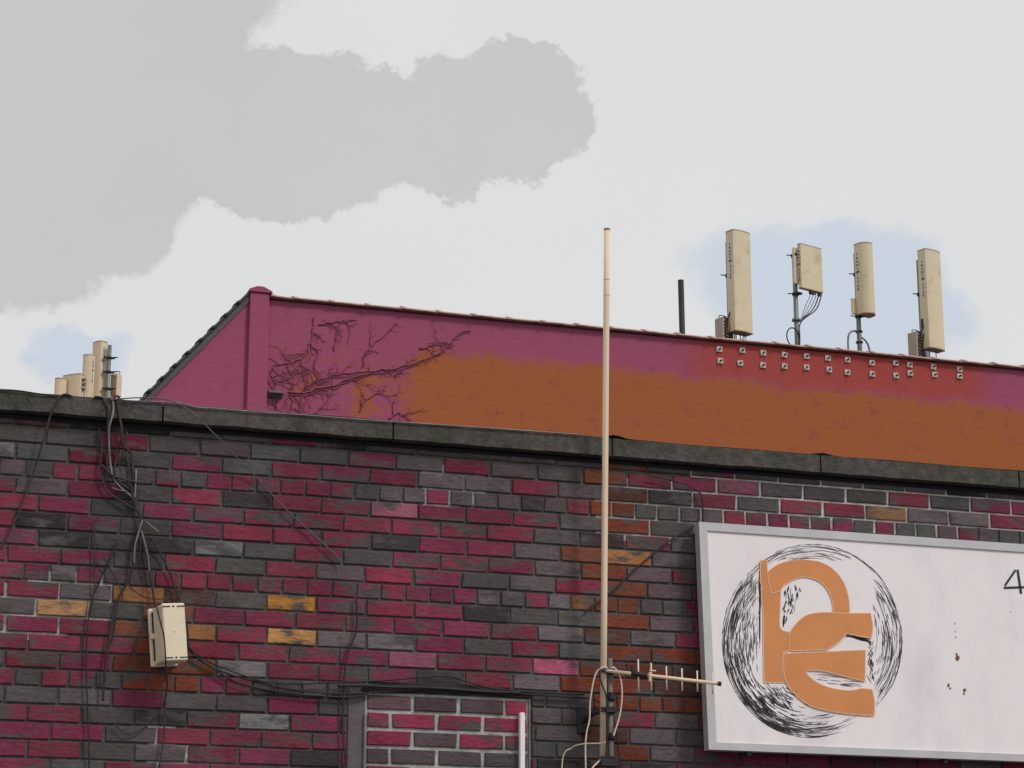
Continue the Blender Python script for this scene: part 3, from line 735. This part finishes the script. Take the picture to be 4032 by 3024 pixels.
pz = lambda x, y: (2100 + x / 2.212, 2274 + y / 2.212)
A0, A1 = at(*pz(640, 812), -.155), at(*pz(1622, 925), -.30)
e = empty('yagi_antenna', A0, 'small cream yagi antenna with six rods pointing right from the mast', 'antenna')
bd = A1 - A0; u_ = bd.normalized()
MB().tube([(0, 0, 0), bd], .0082, 14).build('boom', M_pole, e)
MB().tube([bd - u_ * .008, bd + u_ * .008], .0105, 14).build('end_cap', M_cable, e)
for (x, ya, yb) in ((915, 712, 998), (1027, 745, 985), (1160, 772, 980), (1295, 792, 990), (1428, 812, 995), (1560, 828, 1015)):
    t = (x - 640) / (1622 - 640); Yv = -.155 + (-.30 + .155) * t
    c = A0 + bd * t
    za, zb_ = at(*pz(x, ya), Yv).z, at(*pz(x, yb), Yv).z
    o = MB().tube([(c.x - A0.x, c.y - A0.y, zb_ - A0.z), (c.x - A0.x, c.y - A0.y, za - A0.z)], .0036, 8).build('rod', M_pole, e)
c1, c2 = bd * .215, bd * .36
MB().tube([c1, c2], .0125, 10).box(c1 + Vector((0, -.008, -.004)), c1 + Vector((.012, .006, .035)), bev=.002).build('feed_housing', M_cable, e)
c3 = bd * .375
MB().box(c3 + Vector((-.003, -.012, -.028)), c3 + Vector((.004, .004, .014)), bev=.001).box(c3 + Vector((0, -.010, .02)), c3 + Vector((.03, -.004, .025))).build('matching_rod', M_pole, e)
MB().tube([(-.012, -.018, -.004), (.012, -.02, -.004), (.02, 0, -.002), (.012, .016, 0), (-.012, .016, 0)], .004, 6).build('hose_clip', M_frame, e)

z4 = lambda x, y: (2250 + x / 3.7367, 2580 + y / 3.7367)
def cable(pts, Y, r, m, label, group=None, name='cable'):
    return tag(wire(pts, Y, r).build(name, m), label, 'cable', group)
cable([z4(*q) for q in ((530, 190), (480, 175), (425, 200), (370, 250), (325, 380), (295, 550), (275, 700), (265, 950), (225, 1130), (205, 1350), (210, 1700), (200, 2100))], -.15, .0035, M_ccable, 'long cream cable looping from the mast top down the left of the whip antenna')
cable([z4(*q) for q in ((590, 190), (620, 178), (660, 215), (710, 300), (740, 450), (742, 650), (712, 880), (650, 1090), (618, 1185))], -.165, .0035, M_ccable, 'cream cable hanging in a bow right of the mast under the yagi antenna')
cable([z4(520, 1268), z4(440, 1295), z4(220, 1300), z4(60, 1330), z4(0, 1370), (2228, 2958), (2216, 2985), (2212, 3040), (2210, 3150)], [-.14, -.14, -.1, -.06, -.04, -.03, -.02, -.02, -.02], .003, M_ccable, 'thin cream cable curving left from the mast across grey bricks at the bottom')
cable([z4(*q) for q in ((470, 1480), (445, 1520), (380, 1585), (300, 1680), (250, 1900))], -.14, .0045, M_ccable, 'thick cream cable leaving the foot of the whip antenna at the bottom edge')
cable([z4(*q) for q in ((425, 200), (420, 330), (450, 430), (500, 560), (520, 700), (515, 900), (520, 1150), (510, 1480))], -.16, .004, M_cable, 'black cable tied down the front of the whip antenna and mast')
cable([z4(*q) for q in ((600, 860), (625, 950), (650, 1050), (680, 1300), (700, 1450), (735, 1690), (745, 1900))], -.03, .003, M_cable, 'thin black cable on red bricks right of the mast foot')
cable([z4(*q) for q in ((560, 210), (700, 215), (800, 235), (900, 265), (1000, 300))], [-.15, -.16, -.175, -.185, -.2], .0026, M_cable, 'short black lead running along the yagi boom')

# ------------------------------------------------------------------ cables over the left wall
GC = 'black cables and dead stems hanging over the front wall'
YF = -.052
def over(pts, head, r, m, label, stand=-.02, grp=GC, name='cable'):
    # starts on the coping, hangs free of its lip, then lies on the bricks
    P = []; ys = []
    for i, (x, y) in enumerate(pts):
        ys.append(-.056 if i < head else stand - .0 * i)
    for i in range(len(ys)):
        if i == head: ys[i] = -.045
    return cable(pts, ys, r, m, label, grp, name)
over([(285, 1562), (262, 1553), (240, 1560), (214, 1600), (195, 1645), (184, 1690), (160, 1770), (125, 1880), (92, 1975), (55, 2060), (20, 2130), (-10, 2170), (-60, 2230)], 6, .0045, M_stem, 'thin stem arching over the coping at the far left and down to the left edge')
over([(372, 1562), (402, 1566), (412, 1585), (424, 1610), (424, 1700), (418, 1780), (428, 1860), (470, 1920), (510, 1950), (535, 2000)], 4, .0045, M_cable, 'black cable leftmost of the bunch hanging at the left pole')
over([(428, 1566), (440, 1568), (446, 1590), (444, 1630), (434, 1665), (428, 1700), (432, 1800), (445, 1880), (480, 1925), (520, 1960), (548, 2020)], 5, .0055, M_gcable, 'pale grey cable in the middle of the bunch over the coping')
over([(440, 1566), (455, 1572), (464, 1600), (470, 1640), (480, 1690), (484, 1750), (520, 1790), (524, 1850), (528, 1910), (540, 1985), (556, 2050), (562, 2095), (580, 2180), (590, 2250), (600, 2310), (612, 2390)], 5, .0055, M_stem, 'thick dark stem rightmost of the bunch, running down to the cream box')
cable([(510, 1772), (520, 1830), (522, 1880), (528, 1950), (545, 2010), (558, 2070), (545, 2110), (530, 2150), (527, 2200), (522, 2240), (498, 2300), (470, 2350), (455, 2420), (445, 2500), (425, 2560), (412, 2640), (405, 2760)], -.022, .005, M_cable, 'black cable falling from the knot and bending left of the cream box', GC)
cable([(536, 1850), (534, 1900), (530, 1960)], -.03, .0045, M_gcable, 'short pale loop on the cable knot below the coping', GC)
cable([(560, 2050), (548, 2090), (536, 2130), (530, 2160), (528, 2220)], -.034, .0042, M_gcable, 'pale stem fork just under the cable knot', GC)
cable([(556, 2090), (570, 2140), (583, 2200), (588, 2250)], -.034, .004, M_gcable, 'pale stem leaning right under the cable knot', GC)
cable([(596, 2120), (620, 2165), (635, 2185), (660, 2235), (680, 2285), (700, 2350), (706, 2385), (720, 2420), (738, 2480), (742, 2530), (756, 2570), (830, 2625), (960, 2672), (1150, 2715), (1340, 2732), (1500, 2725), (1700, 2715), (1850, 2715), (2000, 2728), (2200, 2742), (2330, 2752), (2392, 2782)], -.018, .0042, M_cable, 'long black cable leaving the cream box and running right to the mast', GC)
cable([(756, 2572), (850, 2640), (960, 2695), (1150, 2730), (1350, 2745), (1450, 2735)], -.022, .004, M_cable, 'black cable sagging right of the cream box, lowest of the bundle', GC)
cable([(745, 2550), (820, 2605), (960, 2660), (1090, 2690), (1340, 2688), (1500, 2680), (1650, 2668), (1760, 2662), (1860, 2690), (1950, 2712), (2100, 2725), (2300, 2735)], -.024, .0036, M_cable, 'black cable humping over the bricked-up window', GC)
cable([(1330, 2700), (1440, 2700), (1560, 2706), (1700, 2708), (1900, 2722), (2050, 2728)], -.027, .007, M_cable, 'thick black cable lying on the lintel', GC)
cable([(463, 2128), (440, 2190), (420, 2235), (400, 2270), (385, 2310), (365, 2350), (348, 2430), (342, 2520), (340, 2640), (345, 2800), (350, 2950), (352, 3100)], -.018, .0038, M_cable, 'leftmost long black cable dropping straight past the cream box to the bottom', GC)
cable([(374, 2040), (372, 2150), (372, 2260), (372, 2320), (355, 2420)], -.018, .0032, M_stem, 'thin vertical stem left of the cable knot', GC)
cable([(400, 2180), (480, 2330), (462, 2380), (440, 2460), (418, 2600), (414, 2680)], -.026, .0032, M_stem, 'thin stem crossing the black cables left of the box', GC)
cable([(560, 2120), (575, 2190), (600, 2300), (608, 2360), (619, 2400), (632, 2450), (646, 2510), (652, 2590), (654, 2640), (658, 2700), (652, 2760), (645, 2900), (632, 2990), (620, 3090)], [-.03, -.03, -.04, -.09, -.185, -.19, -.19, -.185, -.15, -.06, -.03, -.02, -.02, -.02], .0036, M_stem, 'thin cable draped down the front of the cream box', GC)
cable([(655, 2700), (640, 2780), (600, 2830), (560, 2870), (500, 2890), (450, 2850)], -.018, .003, M_stem, 'thin stem curling left under the cream box', GC)
cable([(440, 1920), (470, 1930), (500, 1935)], -.03, .003, M_gcable, 'tiny pale twig left of the cable knot', GC)
cable([(575, 2055), (600, 2075), (625, 2095)], -.03, .003, M_gcable, 'tiny pale twig right of the cable knot', GC)
cable([(500, 2300), (540, 2335), (600, 2358), (690, 2352), (712, 2345)], -.03, .0028, M_stem, 'thin stem crossing just above the cream box', GC)
for i, (P, lb) in enumerate(((((390, 1690), (400, 1760), (395, 1850), (420, 1930), (480, 1975), (540, 2010)), 'tangled stem on the left side of the dark knot'),
          (((455, 1700), (462, 1790), (450, 1850), (470, 1900), (520, 1930)), 'tangled stem down the middle of the dark knot'),
          (((500, 1700), (492, 1760), (505, 1830), (515, 1900), (530, 1990)), 'tangled stem on the right side of the dark knot'),
          (((400, 1830), (440, 1870), (500, 1890), (540, 1900)), 'short stem crossing the dark knot sideways'))):
    cable(P, -.02 - .004 * i, .0045, M_stem, lb, GC)
# pale cables along the coping, one dropping across the bricks
cable([(430, 1575), (500, 1568), (560, 1566), (640, 1570), (690, 1585), (740, 1612), (800, 1665), (850, 1715), (885, 1752), (925, 1795), (955, 1822), (1020, 1892), (1140, 2020), (1240, 2110), (1330, 2195), (1345, 2230)], [-.06, -.07, -.08, -.09, -.09, -.09, -.085, -.07, -.06, -.05, -.04, -.02, -.02, -.02, -.02, -.02], .0028, M_dcable, 'long thin cable leaving the coping and crossing the bricks diagonally')
cable([(480, 1576), (560, 1580), (640, 1583), (700, 1586), (780, 1604), (860, 1609), (1000, 1621), (1200, 1634), (1400, 1650), (1600, 1664), (1900, 1684), (2100, 1698), (2290, 1712)], -.058, .003, M_gcable, 'pale cable lying along the front lip of the coping')
cable([(-60, 1532), (60, 1537), (150, 1550), (230, 1560)], -.058, .003, M_cable, 'dark cable on the coping at the far left')
cable([(1402, 2350), (1406, 2420), (1404, 2470), (1392, 2515), (1370, 2570), (1358, 2640), (1352, 2760), (1350, 2880), (1356, 2960), (1366, 3030), (1370, 3120)], -.02, .0045, M_cable, 'single black cable dropping vertically left of the bricked-up window')
cable([(2560, 1875), (2620, 1885), (2700, 1908), (2750, 1935), (2766, 1970), (2768, 2052)], -.02, .0035, M_cable, 'short black cable bending down to the sign corner')
cable([(2740, 2065), (2690, 2095), (2620, 2140), (2560, 2190), (2490, 2250), (2420, 2320), (2300, 2410)], -.018, .0042, M_stem, 'dark stem running diagonally from the sign corner down to the whip antenna')

# ------------------------------------------------------------------ cream junction box
z6 = lambda x, y: (500 + x / 3.95, 2300 + y / 3.95)
pc_ = at(*z6(560, 820), -.02)
bx = empty('junction_box', (pc_.x, 0, pc_.z), 'tilted cream plastic junction box on the left of the brick wall with cables', 'junction box')
bx.rotation_euler = (0, R(-6), R(9))
W, Hh = .100, .243
MB().box((-W / 2 - .012, -.022, -Hh / 2 - .006), (W / 2 + .006, -.003, Hh / 2 + .002), bev=.004).build('back_plate', M_box, bx)
MB().box((-W / 2, -.14, -Hh / 2), (W / 2, -.0225, Hh / 2), bev=.006).build('housing', M_box, bx)
lid = MB().box((-W / 2 + .0, -.168, -Hh / 2 - .002), (W / 2 + .002, -.1405, Hh / 2 + .002), bev=.005).build('lid', M_box, bx)
s_ = MB()
for zz in (-Hh / 2 + .012, Hh / 2 - .012):
    for x0 in (-.048, .016): s_.box((x0, -.170, zz - .0022), (x0 + .034, -.1675, zz + .0022))
    s_.tube([(0, -.1695, zz), (0, -.166, zz)], .0045, 10)
s_.build('slot', M_black, lid)
MB().tube([(-.002, -.1695, .0), (-.002, -.167, .0)], .003, 8).build('screw', M_cap, lid)
g = MB()
for z0, z1 in ((-.105, -.012), (.012, .105)):
    g.box((-W / 2 - .0015, -.045, z0), (-W / 2 + .001, -.028, z1))
    for k in range(5): g.box((-W / 2 - .004, -.046, z0 + .008 + k * .018), (-W / 2 - .001, -.034, z0 + .016 + k * .018))
g.build('gland_row', M_black, bx)
l_ = MB()
for zz in (.055, .035, -.075, -.095): l_.box((W / 2, -.075, zz - .003), (W / 2 + .016, -.055, zz + .003), bev=.001)
l_.box((W / 2, -.07, .036), (W / 2 + .008, -.06, .054)).box((W / 2, -.07, -.094), (W / 2 + .008, -.06, -.076))
l_.build('hinge', M_box, bx)
MB().box((-W / 2 - .016, -.05, -.012), (-W / 2 - .001, -.03, .012), bev=.003).build('latch', M_box, bx)

# white strip next to the bricked-up window
p0, p1 = at(2048, 2805, -.03), at(2068, 3400, -.03)
ws = MB().box((p0.x, -.03, p1.z), (p0.x + (at(2068, 2805, -.03).x - p0.x), -.005, p0.z), bev=.003)
tag(ws.build('cable_trunking', M_white), 'white plastic trunking standing upright against the bricked-up window', 'trunking')

# ------------------------------------------------------------------ sign
TL = at(2752, 2054, -.085); BL_ = at(2791, 2951, -.125)
SH = TL.z - BL_.z; SX = TL.x; SW = 4.2
sg = empty('sign_board', (SX, 0, BL_.z), 'large white framed sign board with an orange emblem in a scratched black ring', 'sign')
leanx = (BL_.x - TL.x)
def SY(z): return -.125 + .040 * z / SH     # front of the frame, leaning
def sp3(x, z, out=0): return Vector((x + leanx * (1 - z / SH), SY(z) - out, z))
def slab(mb, x0, x1, z0, z1, f, bk):      # slab between offsets f (front) and bk (behind) of the front plane
    P = [sp3(x0, z0, f), sp3(x1, z0, f), sp3(x1, z1, f), sp3(x0, z1, f)]
    Q = [sp3(x0, z0, bk), sp3(x1, z0, bk), sp3(x1, z1, bk), sp3(x0, z1, bk)]
    a = mb.pts(P); b2 = mb.pts(Q)
    mb.face((a, a + 1, a + 2, a + 3)); mb.face((b2 + 3, b2 + 2, b2 + 1, b2))
    for k in range(4): mb.face((a + k, b2 + k, b2 + (k + 1) % 4, a + (k + 1) % 4))
FWd = .040
slab(mbp := MB(), FWd * .8, SW - FWd, FWd * .8, SH - FWd, -.008, -.03); mbp.build('panel', M_whitep, sg)
for nm, q in (('left', (0, FWd, 0, SH)), ('right', (SW - FWd, SW, 0, SH)), ('top', (FWd, SW - FWd, SH - FWd, SH)), ('bottom', (FWd, SW - FWd, 0, FWd * .85))):
    mb = MB(); slab(mb, *q, 0, -.055); mb.build('frame', M_frame, sg)
mb = MB(); slab(mb, .05, SW - .05, .05, SH - .05, -.031, -.08); mb.build('back_box', M_dsteel, sg)
Z1 = lambda x, y: (2740 + x / 1.7467, 2040 + y / 1.7467)
def onsign(px, py, out):                    # photo point -> sign plane
    z = SH / 2
    for _ in range(6):
        p = at(px, py, SY(z) - out); z = p.z - BL_.z
    return Vector((p.x - SX, SY(z) - out, z))
RINGS = []
def plate(mb, pts, out):
    P = [onsign(*Z1(*q), out) for q in pts]
    RINGS.append(P)
    n = len(P); a = mb.pts(P); b2 = mb.pts([v + Vector((0, abs(out + .0085), 0)) for v in P])
    mb.face([a + k for k in range(n)]); 
    for k in range(n): mb.face((a + k, b2 + k, b2 + (k + 1) % n, a + (k + 1) % n))
em = MB(); O = -.0050
def C_(*p):                                # smooth run of points
    return [(v.x, v.y) for v in smooth_path([(a, b, 0) for a, b in p], 5)]
plate(em, [(443, 292), (470, 290), (490, 292), (492, 370), (580, 370), (582, 520), (578, 640)] + C_((575, 740), (595, 772), (660, 790)) + [(660, 905)] + C_((600, 925), (590, 1000), (598, 1080), (615, 1130)) + [(470, 1130), (466, 1000), (462, 640), (450, 560), (455, 470), (443, 440)], O)
plate(em, C_((493, 372), (560, 322), (650, 294), (740, 287), (850, 302), (940, 350), (1010, 432), (1043, 520), (1055, 600), (1055, 665)) + C_((945, 660), (940, 580), (915, 510), (880, 460), (830, 425), (760, 405), (700, 412), (640, 440), (600, 470), (583, 500)) + [(520, 520), (500, 440)], O + .0009)
plate(em, C_((655, 772), (700, 715), (750, 675), (810, 655), (900, 648)) + [(1030, 655), (1130, 655)] + C_((1200, 655), (1216, 740), (1205, 826)) + C_((1120, 812), (1035, 790)) + C_((1020, 812), (980, 855), (900, 905)) + [(665, 912), (640, 905), (640, 800)], O + .0018)
plate(em, [(604, 932), (760, 925), (1165, 908), (1163, 1122), (1060, 1098)] + C_((900, 1055), (800, 1046), (755, 1056), (790, 1100), (850, 1140), (940, 1172), (1060, 1186), (1140, 1172)) + C_((1210, 1178), (1228, 1260), (1226, 1357)) + C_((1120, 1352), (1000, 1340), (900, 1322), (800, 1295), (720, 1245), (650, 1175), (612, 1100), (602, 1010)), O + .0027)
em.build('orange_emblem', M_orange, sg)
edm = MB()
for ring in RINGS:
    n = len(ring)
    for q in range(n):
        a, c = ring[q], ring[(q + 1) % n]; d = (c - a)
        if d.length < .002: continue
        w_ = Vector((-d.z, 0, d.x)).normalized() * .0022
        e_ = d.normalized() * .001
        k_ = edm.pts([a - w_ - e_ + Vector((0, -.0006, 0)), c - w_ + e_ + Vector((0, -.0006, 0)), c + w_ + e_ + Vector((0, -.0006, 0)), a + w_ - e_ + Vector((0, -.0006, 0))]); edm.face((k_, k_ + 1, k_ + 2, k_ + 3))
edm.build('emblem_edging', mat('pale_orange_edge', lin(240, 190, 150), .5), sg)
rg = MB(); rr_ = random.Random(5)
def stroke(x0, y0, x1, y1, w, bend=0):
    n = 4; L_ = math.hypot(x1 - x0, y1 - y0) or 1; nx_, ny_ = -(y1 - y0) / L_, (x1 - x0) / L_
    top_, bot_ = [], []
    for i in range(n + 1):
        t = i / n; ww = w * math.sin(math.pi * (.08 + .84 * t)) * rr_.uniform(.6, 1.2); bb = bend * math.sin(math.pi * t)
        cx, cy = x0 + (x1 - x0) * t + nx_ * bb, y0 + (y1 - y0) * t + ny_ * bb
        top_.append((cx + nx_ * ww, cy + ny_ * ww)); bot_.append((cx - nx_ * ww, cy - ny_ * ww))
    P = [onsign(*Z1(*q), -.0068) for q in top_ + bot_[::-1]]
    a = rg.pts(P); m2 = n + 1
    for i in range(n): rg.face((a + i, a + i + 1, a + 2 * m2 - 2 - i, a + 2 * m2 - 1 - i))
CX, CY, RX, RY = 800, 845, 618, 665
def dens(a):   # a: angle, 0 = right, 90 = down
    d = math.degrees(a) % 360
    if 95 < d < 150: return 1.0
    if 150 <= d < 215: return .8
    if 215 <= d < 240: return .6
    if 240 <= d < 320: return .5
    if 320 <= d or d < 30: return .55
    if 30 <= d < 70: return .12
    return .7
def inside_glyph(x, y): return 440 < x < 1215 and 300 < y < 1330 and not (y > 1130 and x < 640 + (y - 1130) * 1.1) and not (580 < x < 760 and 440 < y < 760)
cnt = 0
while cnt < 760:
    a = rr_.uniform(0, 2 * math.pi)
    if rr_.random() > dens(a): continue
    f_ = 1 - abs(rr_.gauss(0, .17))
    if f_ < .5: continue
    if math.degrees(a) % 360 > 240 and math.degrees(a) % 360 < 330 and f_ < .8: continue
    l = rr_.choice((rr_.uniform(.05, .15), rr_.uniform(.12, .42))); w = rr_.uniform(1.0, 3.4) * (1.3 if 95 < math.degrees(a) % 360 < 150 else .8)
    x0, y0 = CX + RX * f_ * math.cos(a), CY + RY * f_ * math.sin(a); x1, y1 = CX + RX * (f_ + rr_.uniform(-.02, .02)) * math.cos(a + l), CY + RY * f_ * math.sin(a + l)
    if inside_glyph(x0, y0) or inside_glyph(x1, y1): continue
    stroke(x0, y0, x1, y1, w, -l * l * 85); cnt += 1
for (a0, a1) in ((150, 200), (95, 150), (200, 215), (245, 330), (350, 385)):   # rim line
    a = a0
    while a < a1:
        s0, s1 = R(a), R(a + 7); stroke(CX + RX * math.cos(s0), CY + RY * math.sin(s0), CX + RX * math.cos(s1), CY + RY * math.sin(s1), 2.2, -1.5); a += 6.4
for _ in range(110):
    x = rr_.uniform(250, 430); y = rr_.uniform(380, 1060); l = rr_.uniform(30, 110)
    if abs(math.hypot((x - CX) / RX, (y - CY) / RY)) < 1: stroke(x, y, x + rr_.uniform(-6, 6), y + l, rr_.uniform(.8, 2.2))
for _ in range(34):
    x = rr_.uniform(440, 640); y = rr_.uniform(1145, 1290)
    if math.hypot((x - CX) / RX, (y - CY) / RY) < 1 and not inside_glyph(x + 30, y): stroke(x, y, x + rr_.uniform(20, 60), y + rr_.uniform(20, 70), rr_.uniform(1.5, 5))
for _ in range(90):  # scratched black between the letters
    x = rr_.uniform(600, 730); y = rr_.uniform(455, 740)
    if x > 600 + 140 * (1 - (y - 455) / 300): continue
    stroke(x, y, x + rr_.uniform(-14, 10), y + rr_.uniform(20, 60), rr_.uniform(1.5, 5))
for _ in range(26): x = rr_.uniform(1010, 1130); stroke(x, 790 + (x - 1010) * .2 + rr_.uniform(0, 24), x + 80, 806 + (x - 1010) * .25 + rr_.uniform(0, 24), rr_.uniform(1.5, 4))
for _ in range(30): y = rr_.uniform(840, 1080); stroke(1165 + rr_.uniform(6, 60), y, 1180 + rr_.uniform(0, 50), y + rr_.uniform(20, 60), rr_.uniform(1.5, 4))
for _ in range(26): x = rr_.uniform(800, 1080); y = 1062 + (x - 800) * .1 + rr_.uniform(0, 70); stroke(x, y, x + 80, y + 10, rr_.uniform(1, 2.6))
for _ in range(16): stroke(438 + rr_.uniform(-3, 4), rr_.uniform(300, 900), 440 + rr_.uniform(-3, 6), rr_.uniform(350, 640), 3)
rg.build('scratched_ring', M_scratch, sg)
sm_ = MB(); slab(sm_, 2.44, 2.443, FWd, SH - FWd, -.0074, -.0082); sm_.build('panel_seam', M_frame, sg)
dg = MB()
def seg(mb, p, q, w):
    n_ = Vector((-(q[1] - p[1]), q[0] - p[0])).normalized() * w
    P = [onsign(p[0] + n_.x, p[1] + n_.y, -.0062), onsign(q[0] + n_.x, q[1] + n_.y, -.0062), onsign(q[0] - n_.x, q[1] - n_.y, -.0062), onsign(p[0] - n_.x, p[1] - n_.y, -.0062)]
    a = mb.pts(P); mb.face((a, a + 1, a + 2, a + 3))
seg(dg, (3999, 2244), (3957, 2306), 4.2); seg(dg, (4007, 2243), (4021, 2338), 4.6); seg(dg, (3953, 2314.6), (4036, 2312), 4.4)
dg.build('number_four', M_black, sg)
sp2 = MB()
for (x, y, r_) in ((1635, 700, 20), (1625, 670, 11), (1555, 940, 13), (1570, 965, 9), (1695, 980, 14), (1690, 1010, 8), (1618, 520, 5), (1610, 400, 6), (1615, 470, 5), (2095, 300, 4)):
    c = (3032 + x / 2.212, 2274 + y / 2.212)
    P = [onsign(c[0] + r_ / 2.2 * rr_.uniform(.6, 1.2) * math.cos(k), c[1] + r_ / 2.2 * rr_.uniform(.8, 1.6) * math.sin(k), -.0066) for k in [j * math.pi / 4 for j in range(8)]]
    a = sp2.pts(P); sp2.face([a + k for k in range(8)])
sp2.build('rust_spot', M_rust, sg)
for x in (.2, 1.2, 2.6): mb = MB().box((x, SY(0) + .01, -.018), (x + .02, SY(0) + .05, -.0005)); mb.build('fixing_lug', M_dsteel, sg)
